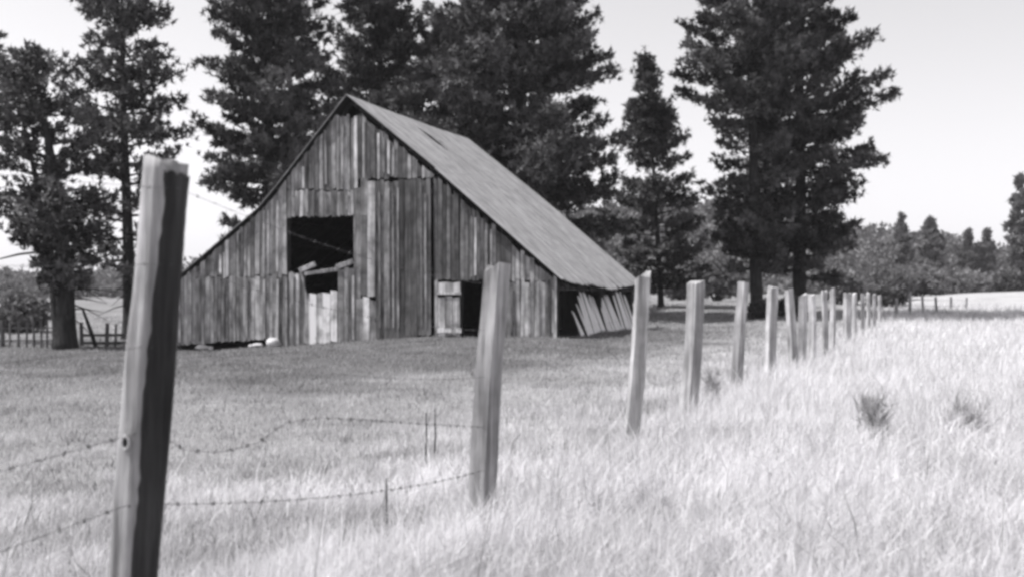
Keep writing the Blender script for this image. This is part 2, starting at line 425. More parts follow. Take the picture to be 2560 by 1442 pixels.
# boards between the loft opening and the sliding door, with one pale board standing proud
for (p0, p1, y0, y1, sh, yy) in ((890, 903, 470, 745, .2, -.02), (903, 921, 540, 740, .13, -.03), (903, 921, 447, 537, .2, -.02),
                                 (922, 941, 455, 742, .34, -.09), (890, 908, 748, 856, .24, -.02), (908, 926, 742, 858, .46, -.03), (926, 943, 750, 850, .2, -.02)):
    r = rect(p0, p1, y0, y1)
    plank('plank', gable, r[0] + .005, r[1] - .006, max(r[2], bground(r[0], 0) - .05), r[3], yy, .026, sh, ragged=.04)
# lower half of the big doorway: pale boards, a gap above them, broken rail on top
hay = gable
for (p0, p1, y0, y1, sh, yy) in ((724, 738, 682, 858, .26, -.01), (738, 749, 684, 858, .36, -.02), (749, 764, 683, 858, .30, -.015), (764, 776, 736, 858, .34, -.02),
                                 (776, 793, 733, 858, .95, -.035), (793, 808, 733, 857, .72, -.03), (808, 828, 731, 857, .95, -.035), (828, 845, 729, 852, .9, -.03),
                                 (846, 862, 673, 858, .26, -.02), (862, 874, 671, 858, .3, -.025), (874, 888, 672, 858, .24, -.02)):
    r = rect(p0, p1, y0, y1)
    plank('plank', gable, r[0] + .004, r[1] - .006, max(r[2], bground(r[0], 0) - .05), r[3], yy, .026, sh, ragged=.05)
def gbar(pa, pb, w, y, sh, name='broken_rail'):
    a, b = gx(*pa), gx(*pb)
    return obj(name, *bar((a[0], y, a[1]), (b[0], y, b[1]), 0.05, w, (0, -0.3, 1)), M_PLANK, gable, shade=sh)
gbar((763, 684), (848, 673), .12, -.06, .42); gbar((752, 676), (792, 660), .16, -.12, .5)
gbar((844, 668), (886, 653), .16, -.11, .36); gbar((755, 680), (768, 738), .07, -.07, .4, 'door_brace')
# ledged half door beside the dark doorway
hd = rect(1097, 1152, 706, 838)
pd = obj('small_door', *merge([(box(hd[0], hd[1] + .03, -.03, -.005, hd[2] + .1, hd[2] + .2), BOXF), (box(hd[0], hd[1] + .03, -.03, -.005, hd[3] - .3, hd[3] - .2), BOXF)]), M_BEAM, barn)
for k in range(3):
    w3 = (hd[1] - hd[0]) / 3
    plank('board', pd, hd[0] + k * w3 + .012, hd[0] + (k + 1) * w3 - .012, hd[2], hd[3] - .5, -.035, .024, (.42, .27, .42)[k], lean=-.02)
    plank('board', pd, hd[0] + k * w3 + .004, hd[0] + (k + 1) * w3 - .004, hd[3] - .42, hd[3], -.036, .024, (.44, .36, .44)[k], ragged=.03)
obj('rail', box(hd[0] - .02, hd[1] + .05, -.1, -.065, hd[2] + .1, hd[2] + .26), BOXF, M_PLANK, pd, shade=.58)
obj('rail', box(hd[0] - .02, hd[1] + .04, -.1, -.065, hd[3] - .42, hd[3] - .34), BOXF, M_PLANK, pd, shade=.4)
obj('door_jamb', box(hd[0] - .13, hd[0] - .03, -.05, -.01, bground(-3, 0), hd[3] + .05), BOXF, M_PLANK, pd, shade=.36)

# other walls (left, back), wall added inside to keep the openings dark: rough board walls
def rough_wall(name, a, b, ztop, zbot, step=0.3, mat=M_BEAM):
    a, b = Vector(a), Vector(b); L = (b - a).length; d = (b - a) / L; n = int(L / step); ps = []
    for i in range(n):
        p, q = a + d * (L * i / n + .002), a + d * (L * (i + 1) / n - .002); o = random.uniform(-.01, .01)
        zt = ztop((p + q) / 2)
        nrm = Vector((-d.y, d.x, 0)) * (.02 + o)
        V = [p + Vector((0, 0, zbot)), q + Vector((0, 0, zbot)), q + Vector((0, 0, zt)), p + Vector((0, 0, zt))]
        ps.append(([v - nrm for v in V] + [v + nrm for v in V], BOXF))
    return obj(name, *merge(ps), mat, barn)
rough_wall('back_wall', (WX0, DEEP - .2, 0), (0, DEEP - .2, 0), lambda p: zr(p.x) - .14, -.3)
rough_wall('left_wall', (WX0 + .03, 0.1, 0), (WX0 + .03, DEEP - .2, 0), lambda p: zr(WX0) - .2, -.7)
rough_wall('light_block_wall', (-2.0, 0.1, 0), (-2.0, DEEP - .25, 0), lambda p: zr(-2.0) - .2, -.1)  # added inside to block daylight behind the openings
# collapsed right wall: pale boards slumped inward under the eave
sw = obj('side_wall', *merge([(box(-.1, .02, v - .07, v + .07, -.05, zr(0) - .2 + roof_sag(0, v)), BOXF) for v in (0.25, 6.3, DEEP - .3)]
         + [(box(-.12, -.02, 0.2, DEEP - .2, 1.62, 1.78), BOXF)]), M_BEAM, barn)
vv = 2.3
while vv < 11.9:
    w_ = random.uniform(.26, .44); k = (vv - 2.3) / 9.6
    h_ = np.interp(k, [0, .07, .14, .3, .42, .55, .8, 1], [.7, 1.05, 1.55, 1.45, 1.25, 1.5, 1.65, 1.4]) + random.uniform(-.1, .1)
    dx = -h_ * random.uniform(.27, .36); dv = -random.uniform(.05, .35)
    b0 = .28 + random.uniform(-.05, .08); tw = random.uniform(.6, .85)
    V = [(b0, vv, -.05), (b0, vv + w_, -.05), (b0 + dx, vv + w_ * tw + dv, h_ - .1), (b0 + dx, vv + dv, h_)]
    V2 = [(p[0] - .03, p[1], p[2] - .008) for p in V]
    obj('plank', V2 + V, [tuple(reversed(f)) for f in BOXF], M_PALE, sw, shade=random.uniform(.95, 1.15))
    vv += w_ + random.choice([.01, .02, .03, .06, .16])
# foundation stones under the raised sill
def stone(name, c, r, parent=None, seed=0):
    rg = np.random.default_rng(seed); V, Fc = [], []
    nu, nv = 9, 6
    for i in range(nv + 1):
        th = math.pi * i / nv
        for k in range(nu):
            ph = 2 * math.pi * k / nu; q = 1 + rg.uniform(-.24, .2)
            V.append((c[0] + r[0] * q * math.sin(th) * math.cos(ph), c[1] + r[1] * q * math.sin(th) * math.sin(ph), c[2] + r[2] * (q if 0 < i < nv else 1) * math.cos(th)))
    for i in range(nv):
        for k in range(nu): Fc.append((i * nu + k, (i + 1) * nu + k, (i + 1) * nu + (k + 1) % nu, i * nu + (k + 1) % nu))
    return obj(name, V, Fc, M_STONE, parent, smooth=True)
for i, (px, py, r) in enumerate(((683, 866, .26), (646, 872, .15), (628, 874, .1), (506, 874, .2), (527, 876, .11))):
    xx, zz = gx(px, py, -.15); stone('foundation_stone', (xx, -.15, bground(xx, -.15) + r * .55), (r * (1.1 if i % 2 == 0 else 1.5), r, r * (.8 if i % 2 == 0 else .55)), barn, i)

# ------------------------------------------------------------------ fence posts and barbed wire along the verge
POSTS = [  # top px, top py, base px, width px, look
    (1247, 660, 1212, 70, 'second fence post from the camera, broad grey split timber with pale top', .33),
    (1610, 684, 1576, 40, 'third fence post from the camera, pale and leaning right with a forked top', .34),
    (1740, 695, 1716, 44, 'fourth fence post from the camera, stout pale split timber', .36),
    (1859, 708, 1843, 34, 'fifth fence post from the camera, grey and slightly right leaning', .34),
    (1933, 712, 1926, 29, 'sixth fence post from the camera, pale slim split post', .38),
    (1972, 722, 1984, 26, 'seventh fence post from the camera, slim and leaning left', .40),
    (2006, 735, 2002, 24, 'eighth fence post from the camera, pale and a little shorter', .42),
    (2029, 733, 2031, 21, 'ninth fence post along the barbed wire row from the camera', .42),
    (2060, 724, 2062, 17, 'tenth fence post along the barbed wire row from the camera', .40),
    (2082, 720, 2080, 15, 'eleventh fence post from the camera, slightly taller than its neighbours', .40),
    (2118, 732, 2117, 20, 'twelfth fence post from the camera, first of the dense far cluster', .42),
    (2136, 732, 2137, 13, 'thirteenth fence post from the camera, in the dense far cluster', .40),
    (2156, 733, 2155, 11, 'fourteenth fence post from the camera, in the dense far cluster', .40),
    (2171, 730, 2172, 11, 'fifteenth fence post from the camera, in the dense far cluster', .40),
    (2186, 735, 2186, 10, 'sixteenth fence post from the camera, near the end of the row', .38),
    (2199, 736, 2199, 10, 'last fence post of the row, seventeenth from the camera', .36)]
def post_depth(px): return -2.717 / ((px - 1280.0) / F - 0.371)
post_pos = []
def split_post(base, top, w, shade, seed, label, forked=False):
    rg = random.Random(seed); b, tp = Vector(base), Vector(top); V, Fc = [], []
    n = 5; a00 = rg.uniform(0, 1.2); ang = [a00 + 2 * math.pi * k / n + rg.uniform(-.35, .35) for k in range(n)]
    rad = [w * .5 * rg.uniform(.85, 1.2) for _ in range(n)]; rings = 11; bend = rg.uniform(-.03, .03); H = tp.z - b.z
    for i in range(rings):
        f = i / (rings - 1); c = b.lerp(tp, f); k0 = 1.06 - .1 * f
        for k in range(n):
            q = rad[k] * k0 * (1 + rg.uniform(-.05, .05))
            dz = 0
            if i == rings - 1: dz = rg.uniform(-.07, .03) + (-.05 if forked and k == 2 else 0)
            V.append((c.x - b.x + bend * math.sin(f * 3.1) + q * math.cos(ang[k]), c.y - b.y + q * .85 * math.sin(ang[k]), c.z - b.z + dz))
    for i in range(rings - 1):
        for k in range(n): Fc.append((i * n + k, i * n + (k + 1) % n, (i + 1) * n + (k + 1) % n, (i + 1) * n + k))
    m = len(V); c = tp - b; V.append((c.x, c.y, c.z - .03 - (.03 if forked else 0)))
    for k in range(n): Fc.append(((rings - 1) * n + k, (rings - 1) * n + (k + 1) % n, m))
    o = obj('fence_post', V, Fc, M_POST, shade=shade); o.location = b
    tag(o, label, 'fence post', 'posts of the barbed wire fence'); return o
for i, (tx, ty, bx_, wpx, lab, sh) in enumerate(POSTS):
    d = post_depth(0.5 * (tx + bx_)); top = P(tx, ty, d); X = (bx_ - 1280) / F * d; zb = float(zg(X, d)) - .25
    split_post((X - (top[0] - X) * .25, d, zb), top, wpx / F * d, sh, 31 + i, lab, forked=(i == 1))
    post_pos.append((X, d, zb + .25, top))
# nearest post: round peeled pole with knots
d1 = 3.97; tp1 = Vector(P(416, 402, d1)); x1b = (300 - 1280) / F * d1; zb1 = float(zg(x1b, d1)) - .3
b1 = Vector((x1b - .02, d1, zb1)); R1 = 0.078
p1 = None
V, Fc = [], []; nseg, nr = 40, 64; rg = random.Random(5)
lob = [(rg.uniform(.002, .005), rg.randint(2, 9), rg.uniform(0, 6.28), rg.uniform(-.6, .6)) for _ in range(7)]
knots = [(0.565, math.radians(-112), .012, .03), (0.40, math.radians(172), .02, .045), (.62, math.radians(178), .007, .05), (.85, math.radians(190), .006, .05)]
for i in range(nr):
    f = i / (nr - 1); c = (tp1 - b1) * f; h = c.z
    for k in range(nseg):
        a = 2 * math.pi * k / nseg; r = R1 * (1.05 - .10 * f)
        for am, fr_, ph, tw in lob: r += am * .45 * math.sin(fr_ * a + ph + tw * h * 2)
        r += .0035 * math.sin(h * 5.1 + 1) + .002 * math.sin(h * 13)
        for kf, ka, kh, ks in knots:
            da = (a - ka + math.pi) % (2 * math.pi) - math.pi
            r += kh * math.exp(-((f - kf) * 2 / ks) ** 2 - (da / .33) ** 2)
        top_dz = (-.016 * math.cos(a) + .006 * math.sin(5 * a) if i == nr - 1 else 0)
        if i == nr - 1 and -0.6 < a - math.pi < 0.5: top_dz -= .01
        V.append((c.x + r * math.cos(a), c.y + r * math.sin(a), c.z + top_dz))
for i in range(nr - 1):
    for k in range(nseg): Fc.append((i * nseg + k, i * nseg + (k + 1) % nseg, (i + 1) * nseg + (k + 1) % nseg, (i + 1) * nseg + k))
Fc.append(tuple((nr - 1) * nseg + k for k in range(nseg)))
p1 = obj('fence_post', V, Fc, M_POST, smooth=True, shade=.36); p1.location = b1
tag(p1, 'thick round peeled fence post nearest the camera, leaning right, with a dark knot', 'fence post', 'posts of the barbed wire fence')
# knot: flat dark disc with raised rim
kc = (tp1 - b1) * .565; ka = math.radians(-112); kr = R1 * 1.01 + .012
kn = Vector((math.cos(ka), math.sin(ka), 0)); ks_ = Vector((-math.sin(ka), math.cos(ka), 0)); kcen = kc + kn * kr
ring = [kcen + ks_ * math.cos(t) * .016 + Vector((0, 0, 1)) * math.sin(t) * .022 for t in np.linspace(0, 2 * math.pi, 15)]
obj('knot', *tube(ring, [.006] * 15, 6, cap=False), M_POST, p1, smooth=True, shade=.5)
M_KNOT_DISC, t_, b_ = new_mat('dark_knot'); b_.inputs['Base Color'].default_value = G(.015)
obj('knot_disc', [kcen + ks_ * math.cos(t) * .015 + Vector((0, 0, 1)) * math.sin(t) * .021 + kn * .001 for t in np.linspace(0, 2 * math.pi, 13)[:-1]], [tuple(range(12))], M_KNOT_DISC, p1)

# shaded side of the pole, painted as a raised dark skin
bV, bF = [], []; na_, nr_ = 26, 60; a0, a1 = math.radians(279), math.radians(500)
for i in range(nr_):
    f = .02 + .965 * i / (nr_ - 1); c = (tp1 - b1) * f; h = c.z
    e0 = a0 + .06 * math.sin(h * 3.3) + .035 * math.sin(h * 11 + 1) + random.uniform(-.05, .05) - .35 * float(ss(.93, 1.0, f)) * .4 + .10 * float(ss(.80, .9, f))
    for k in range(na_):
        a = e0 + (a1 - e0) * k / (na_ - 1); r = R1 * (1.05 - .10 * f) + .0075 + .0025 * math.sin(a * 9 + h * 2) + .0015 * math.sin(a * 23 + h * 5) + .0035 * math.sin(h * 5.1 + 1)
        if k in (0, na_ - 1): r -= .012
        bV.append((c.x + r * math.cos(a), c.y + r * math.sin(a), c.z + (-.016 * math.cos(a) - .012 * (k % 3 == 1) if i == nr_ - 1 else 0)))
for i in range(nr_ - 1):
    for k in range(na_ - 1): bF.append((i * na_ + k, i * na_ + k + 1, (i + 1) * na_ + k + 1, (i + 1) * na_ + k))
M_POST_SHADE = wood_mat('post_shade_side', (1, 1, .06), use_shade=False, base=.045, contrast=.9, grain=24, bumps=1.0)
shade_skin = obj('dark_skin', bV, bF, M_POST_SHADE, p1, smooth=True); shade_skin['label'] = 'dark skin painted in for the shaded side of the post'
def p1_at(z):
    f = (z - b1.z) / (tp1.z - b1.z); return b1 + (tp1 - b1) * f
WIRES = [((1.86, 1.56), 'topmost barbed wire strand, crossing the nearest post just below its top'),
         ((1.60, 1.28), 'second barbed wire strand from the top, crossing the nearest post'),
         ((1.32, 1.0), 'third barbed wire strand from the top, crossing the nearest post'),
         ((1.025, .70), 'slack barbed wire strand kinked beside the nearest post at knot height'),
         ((.785, .44), 'lowest barbed wire strand running just above the grass')]
for wi, ((za, zb_), lab) in enumerate(WIRES):
    pts = []
    q = p1_at(za); r1 = R1 + .004
    left = Vector((fence_x(.6), .6, za - .05 - (.12 if wi > 2 else 0)))
    hit = q + Vector((-.02, -r1, 0))
    def span(a, b, sag, n, wob=0):
        for i in range(n):
            f = i / n; p = a.lerp(b, f); p.z -= sag * 4 * f * (1 - f)
            if wob: p.z += wob(f)
            pts.append(p)
    span(left, hit, .02, 14)
    hit_r = q + Vector((r1 * .75, -r1 * .6, 0)); pts.append(hit); pts.append(q + Vector((r1 * .3, -r1 * .98, 0)))
    prev = hit_r
    for pi, (X, d, zb0, top) in enumerate(post_pos[:12]):
        gz = top[2] - (1.68 - zb_) * min(1, (top[2] - zb0) / 1.45)
        nxt = Vector((X + .25 * (top[0] - X) , d - .09 + .0, gz)) + Vector((-.03, 0, 0))
        if wi == 3 and pi == 0:
            kk = [(0, 0), (.05, -.06), (.12, -.075), (.2, -.045), (.27, .035), (.36, .055), (.5, .045), (.75, .02), (1, 0)]
            span(prev, nxt, 0, 40, lambda f: float(np.interp(f, [k[0] for k in kk], [k[1] for k in kk])))
        else: span(prev, nxt, .03 if pi else .05, 18 if pi < 3 else 6)
        prev = nxt
    pts.append(prev)
    o = obj('barbed_wire', *tube(pts, [(.0009 if wi < 3 else .0012) * (1 if p.y < 7.0 else .45) for p in pts], 5), M_WIRE if wi > 2 else M_WIRE2); tag(o, lab, 'barbed wire', 'strands of the barbed wire fence')
    bb = []; acc = 0
    for i in range(len(pts) - 1):
        L = (pts[i + 1] - pts[i]).length; s = 0
        while acc + (L - s) >= .11 and pts[i].y < 6.9:
            s += .11 - acc; acc = 0; c = pts[i].lerp(pts[i + 1], min(s / L, 1))
            for _ in range(2):
                v = Vector((random.uniform(-1, 1), random.uniform(-1, 1), random.uniform(-1, 1))).normalized() * (.007 if wi < 3 else .009)
                bb.append(bar(c - v, c + v, .0035 if wi > 2 else .0018, .0035 if wi > 2 else .0018))
        acc += L - s
    bo = obj('barbs', *merge(bb), M_WIRE if wi > 2 else M_WIRE2, o); bo['kind'] = 'stuff'

# far fence that crosses behind the end of the row
fx = empty('far_fence', P(2240, 790, 66)); fx.location.z = float(zg(fx.location.x, 66))
tag(fx, 'far post fence at the right, running on beyond the end of the row', 'fence')
def stake(parent, p, h, r, shade, seed, name='post', leanx=0):
    rg = random.Random(seed); V, Fc = tube([(0, 0, -.15), (leanx * .5, 0, h * .5), (leanx, 0, h)], [r, r * .95, r * .9], 6, squash=[rg.uniform(.8, 1.15) for _ in range(6)])
    o = obj(name, V, Fc, M_POST, parent, shade=shade)
    o.location = Vector(p) - (Vector(parent.location) if parent else Vector((0, 0, 0))); return o
prevp = None
for i, (px, ty, d) in enumerate(((2240, 745, 62), (2275, 728, 64), (2308, 738, 66), (2341, 742, 68), (2377, 742, 70), (2415, 744, 72))):
    X = (px - 1280) / F * d; z0 = float(zg(X, d)); h = EYE + (HY - ty) / F * d - z0
    stake(fx, (X, d, z0), h, .09, .3, 70 + i, leanx=random.uniform(-.05, .05))
    p = Vector((X, d, z0 + h * .75))
    if prevp: 
        for dz in (0, -.35):
            o = obj('wire', *tube([prevp + Vector((0, 0, dz)) - fx.location, p + Vector((0, 0, dz)) - fx.location], [.008] * 2, 4), M_WIRE, fx)
    prevp = p

# stake fence at the far left, rail fence between the pines and the barn
def GP(px, d): 
    X = (px - 1280) / F * d; return Vector((X, d, float(zg(X, d))))
lf = empty('stake_fence', GP(60, 46)); tag(lf, 'dark wooden stake fence left of the thick pine trunk', 'fence')
for i, px in enumerate((-70, -42, -16, 6, 24, 46, 66, 86, 104, 118, 140)):
    stake(lf, GP(px, 46 + (px % 7) * .03), 1.05 + random.uniform(-.12, .15), .05 if i != 3 else .1, .14, 90 + i, 'stake', random.uniform(-.05, .05))
for zz in (.3, .8):
    obj('rail', *bar(GP(-75, 46.12) + Vector((0, 0, zz)) - lf.location, GP(142, 46.12) + Vector((0, 0, zz)) - lf.location, .03, .05), M_POST, lf, shade=.16)
rf = empty('rail_fence', GP(250, 47)); tag(rf, 'low rail fence of two rails between the left pines and the barn', 'fence')
for i, px in enumerate((204, 266, 288, 345, 400)):
    stake(rf, GP(px, 47), .95 + random.uniform(-.05, .15), .085 if i < 2 else .05, .12, 110 + i, 'post', random.uniform(-.06, .06))
for zz in (.1, .42):
    obj('rail', *bar(GP(200, 47.1) + Vector((0, 0, zz)) - rf.location, GP(438, 47.1) + Vector((0, 0, zz + .03)) - rf.location, .06, .11), M_POST, rf, shade=.13)
br = obj('leaning_branch', *tube([GP(240, 46.6), GP(226, 46.6) + Vector((0, 0, .7)), GP(206, 46.8) + Vector((0, 0, 1.55))], [.09, .08, .05], 6), M_BARK)
tag(br, 'bare dark branch leaning across the rail fence by the pine trunk', 'branch')

# ------------------------------------------------------------------ trees
def needle_tris(C, D, L, Wd, per, rg, spread=0.9, tone=None, face=None):
    """C (n,3) clump centres, D (n,3) growth directions -> thin triangles"""
    n = len(C); c = np.repeat(C, per, 0); d = np.repeat(D, per, 0)
    v = d + rg.normal(0, spread, (n * per, 3)); v /= np.linalg.norm(v, axis=1, keepdims=True) + 1e-9
    u = rg.normal(0, 1, (n * per, 3)) if face is None else np.repeat(face, per, 0) + rg.normal(0, .42, (n * per, 3))
    s = np.cross(v, u); s /= np.linalg.norm(s, axis=1, keepdims=True) + 1e-9
    ln = L * rg.uniform(.6, 1.25, (n * per, 1)) ; wd = Wd * rg.uniform(.6, 1.4, (n * per, 1))
    p = c + v * ln * rg.uniform(-.1, .55, (n * per, 1))
    A = p - s * wd * .5; B = p + s * wd * .5; T = p + v * ln
    V = np.stack([A, B, T], 1).reshape(-1, 3); Tt = np.arange(len(V)).reshape(-1, 3)
    tn = np.repeat(np.clip((tone if tone is not None else rg.uniform(0, 1, n)), 0, 1), per * 3)
    return V, Tt, tn
def pine(name, label, px, d, top_py, prof, trunk_r, limbs, seed, top_px=None, per=20, clump=11, L=.36, Wd=.07, mat=None, cat='pine tree', group='pines around the barn',
         gappy=0.0, dead=0, base_z=None, bare=.35, trunk_bend=0.0, limb_up=0.15, asym=None):
    """prof: list of (py, half width px) at the tree's distance, measured at its own scale"""
    rg = np.random.default_rng(seed); k = d / F
    X = (px - 1280) * k; z0 = float(zg(X, d)) - .1 if base_z is None else base_z
    H = EYE + (HY - top_py) * k - z0; tx = ((top_px or px) - px) * k
    root = empty(name, (X, d, z0)); tag(root, label, cat, group)
    def axis(z):
        f = np.asarray(z) / H; return tx * f ** 1.3 + trunk_bend * np.sin(f * 5.0)
    tz = np.concatenate([[0, .35, 1.0], np.linspace(2.2, H, 9)])
    tr = [trunk_r * (1.35 if z == 0 else 1.12 if z < .5 else 1) * max(1 - (z / H), .03) ** .8 for z in tz]
    obj('trunk', *tube([(float(axis(z)), .15 * math.sin(z * .4 + seed), z) for z in tz], tr, 10), M_BARK, root, smooth=True)
    pz = np.array([EYE + (HY - p[0]) * k - z0 for p in prof]); pw = np.array([p[1] * k for p in prof]); o = np.argsort(pz); pz, pw = pz[o], pw[o]
    zlo = pz[0]; CC, DD, TT, bp, NN = [], [], [], [], []
    hs = zlo + (H - zlo) * np.sort(rg.uniform(0, 1, limbs)) ** 0.9
    for i, h in enumerate(hs):
        az = i * 2.399 + rg.uniform(-.5, .5); Ld = float(np.interp(h, pz, pw)) * rg.uniform(.62, 1.12)
        if asym: Ld *= 1 + asym * math.cos(az)
        if rg.uniform() < gappy: continue
        if Ld < .15: continue
        f = (h - zlo) / max(H - zlo, .1); el = -0.18 + .55 * f + limb_up + rg.uniform(-.15, .15)
        dh = np.array([math.cos(az), math.sin(az), 0]); st = np.array([float(axis(h)), 0.15 * math.sin(h * .4 + seed), h])
        def pt(s): return st + dh * Ld * s + np.array([0, 0, Ld * (math.tan(el) * s + .18 * s * s - .12 * s)])
        r0 = max(.018, trunk_r * .22 * (1 - f) + .015)
        bp.append(tube([pt(0), pt(.35), pt(.7), pt(1.0)], [r0, r0 * .75, r0 * .45, .012], 4, cap=False))
        nc = max(5, int(3.2 * clump * (.5 + Ld / 3.0)))
        s = rg.uniform(bare, 1.0, nc) ** .8; side = rg.normal(0, 1, (nc, 1)) * (.10 + .16 * Ld * (1.15 - s[:, None]))
        base = np.stack([pt(q) for q in s]); lat = np.array([-dh[1], dh[0], 0])
        c = base + lat * side + rg.normal(0, .17, (nc, 3)) + np.array([0, 0, .08])
        CC.append(c); dd = np.tile(dh * .7 + np.array([0, 0, .55]), (nc, 1)) + lat * np.sign(side) * .4; DD.append(dd)
        NN.append(np.tile(dh * .75 + np.array([0, 0, .7]), (nc, 1)) + lat * np.clip(side, -1, 1) * .6)
        TT.append(np.clip(rg.uniform(0.1, .9) + rg.normal(0, .22, nc), 0, 1))
    for _ in range(dead):       # bare dead limbs low on the trunk
        h = rg.uniform(.35, 1.0) * zlo + .6; az = rg.uniform(0, 6.28); Ld = rg.uniform(.7, 2.2)
        st = np.array([float(axis(h)), 0, h]); dh = np.array([math.cos(az), math.sin(az), -.15 + rg.uniform(-.2, .3)])
        bp.append(tube([st, st + dh * Ld * .5, st + dh * Ld + np.array([0, 0, -.15])], [.035, .025, .008], 4, cap=False))
    # leader
    zt = np.linspace(H * .93, H * 1.01, 8); CC.append(np.stack([axis(zt), zt * 0 + .15 * np.sin(zt * .4 + seed), zt], 1)); DD.append(np.tile([0, 0, 1.0], (8, 1))); TT.append(np.full(8, .5)); NN.append(rg.normal(0, 1, (8, 3)))
    b = obj('branches', *merge(bp), M_BARK, root); b['kind'] = 'stuff'
    V, T, tn = needle_tris(np.concatenate(CC), np.concatenate(DD), L * .6, Wd * 1.1, max(10, int(per * .6)), rg, 1.1, np.concatenate(TT), np.concatenate(NN))
    cr = np_obj('crown', V, T, mat or M_NEEDLE, root, tn); cr['kind'] = 'stuff'
    return root
pine('pine_tree', 'thick-trunked open pine at the left edge, standing beside the stake fence', 168, 45, 150,
     [(730, 50), (660, 90), (600, 120), (480, 130), (330, 140), (240, 115), (170, 50)], .42, 88, 11, top_px=95, per=24, clump=7, L=.34, Wd=.085, gappy=.14, dead=10, bare=.4, trunk_bend=.12)
pine('pine_tree', 'slender pine leaning left, sharing its foot with the thick left pine', 150, 46.5, 175,
     [(660, 60), (520, 110), (380, 130), (280, 105), (200, 45)], .24, 52, 12, top_px=30, per=22, clump=7, L=.34, Wd=.085, gappy=.14, dead=4, bare=.4)
pine('pine_tree', 'tall lacy pine rising behind the nearest fence post', 322, 53, -140,
     [(720, 60), (640, 95), (560, 110), (480, 125), (400, 150), (330, 165), (240, 140), (170, 105), (90, 130), (0, 115), (-80, 60)], 0.33, 135, 13, top_px=300, per=24, clump=7, L=.38, Wd=.09, gappy=.14, dead=12, bare=.35)
pine('pine_tree', 'pine cut off by the left edge, only its branch tips in view', -75, 50, 40, [(640, 60), (400, 90), (150, 84), (80, 40)], .3, 44, 14, per=22, clump=8, L=.36, Wd=.09, gappy=.1)
pine('pine_tree', 'big dark pine behind the left roof slope of the barn', 672, 60, -330,
     [(690, 120), (560, 165), (420, 172), (250, 168), (120, 158), (0, 150), (-150, 110), (-280, 40)], .42, 185, 15, per=26, clump=11, L=.42, Wd=.09, bare=.25)
pine('pine_tree', 'dark pine directly behind the ridge, between two bigger pines', 950, 69, -260,
     [(660, 150), (450, 200), (280, 180), (150, 130), (60, 96), (0, 92), (-120, 60), (-220, 25)], .4, 170, 16, per=26, clump=11, L=.46, Wd=.1, bare=.25)
pine('pine_tree', 'largest pine, towering behind the right roof slope of the barn', 1300, 63, -560,
     [(720, 240), (600, 262), (450, 258), (300, 262), (160, 222), (60, 200), (0, 192), (-200, 140), (-450, 50)], .55, 280, 17, per=26, clump=13, L=.46, Wd=.1, bare=.22)
pine('pine_tree', 'pine filling the gap behind the barn ridge, left of the largest pine', 1110, 72, 60,
     [(680, 170), (480, 190), (320, 160), (200, 110), (120, 60)], .34, 90, 24, per=26, clump=11, L=.46, Wd=.1, bare=.2)
pine('fir_tree', 'small pointed fir right of the barn eave with a thin trunk', 1652, 74, 152,
     [(725, 110), (640, 132), (540, 125), (430, 106), (360, 76), (290, 52), (220, 32), (165, 10)], .2, 120, 18, top_px=1614, per=24, clump=9, L=.42, Wd=.09, cat='fir tree', bare=.15)
pine('pine_tree', 'right-hand pine with a bare dark lower trunk and long left branches', 1893, 62, -190,
     [(690, 60), (620, 90), (560, 110), (450, 124), (310, 165), (170, 190), (80, 155), (0, 140), (-120, 70)], .36, 130, 19, top_px=1860, per=26, clump=11, L=.42, Wd=.09, gappy=.08, bare=.3, dead=4)
pine('pine_tree', 'bushy right-hand pine with branches reaching right into open sky', 2000, 66, -330,
     [(700, 90), (650, 140), (590, 165), (480, 170), (420, 180), (290, 215), (160, 165), (60, 140), (0, 125), (-200, 80)], .42, 200, 20, per=26, clump=12, L=.44, Wd=.095, bare=.25, gappy=.05)
for i, (px, d, ty, hw, lab) in enumerate(((2552, 150, 440, 48, 'tall hazy fir cut off by the right edge'), (2326, 165, 545, 42, 'broad pointed far fir above the shrubs on the right'),
        (2254, 170, 538, 32, 'narrow far fir just right of the big pines'), (2421, 205, 578, 24, 'small far fir, left one of a pair near the right edge'),
        (2466, 205, 578, 26, 'small far fir, right one of a pair near the right edge'))):
    pine('fir_tree', lab, px, d, ty, [(745, hw * 1.1), (690, hw * 1.1), (620, hw * .8), (ty + 40, hw * .35), (ty + 8, 3)], .22, 90, 40 + i, per=16, clump=7, L=.7, Wd=.22,
         mat=M_FARLEAF, cat='fir tree', group='far firs on the right', bare=.1)

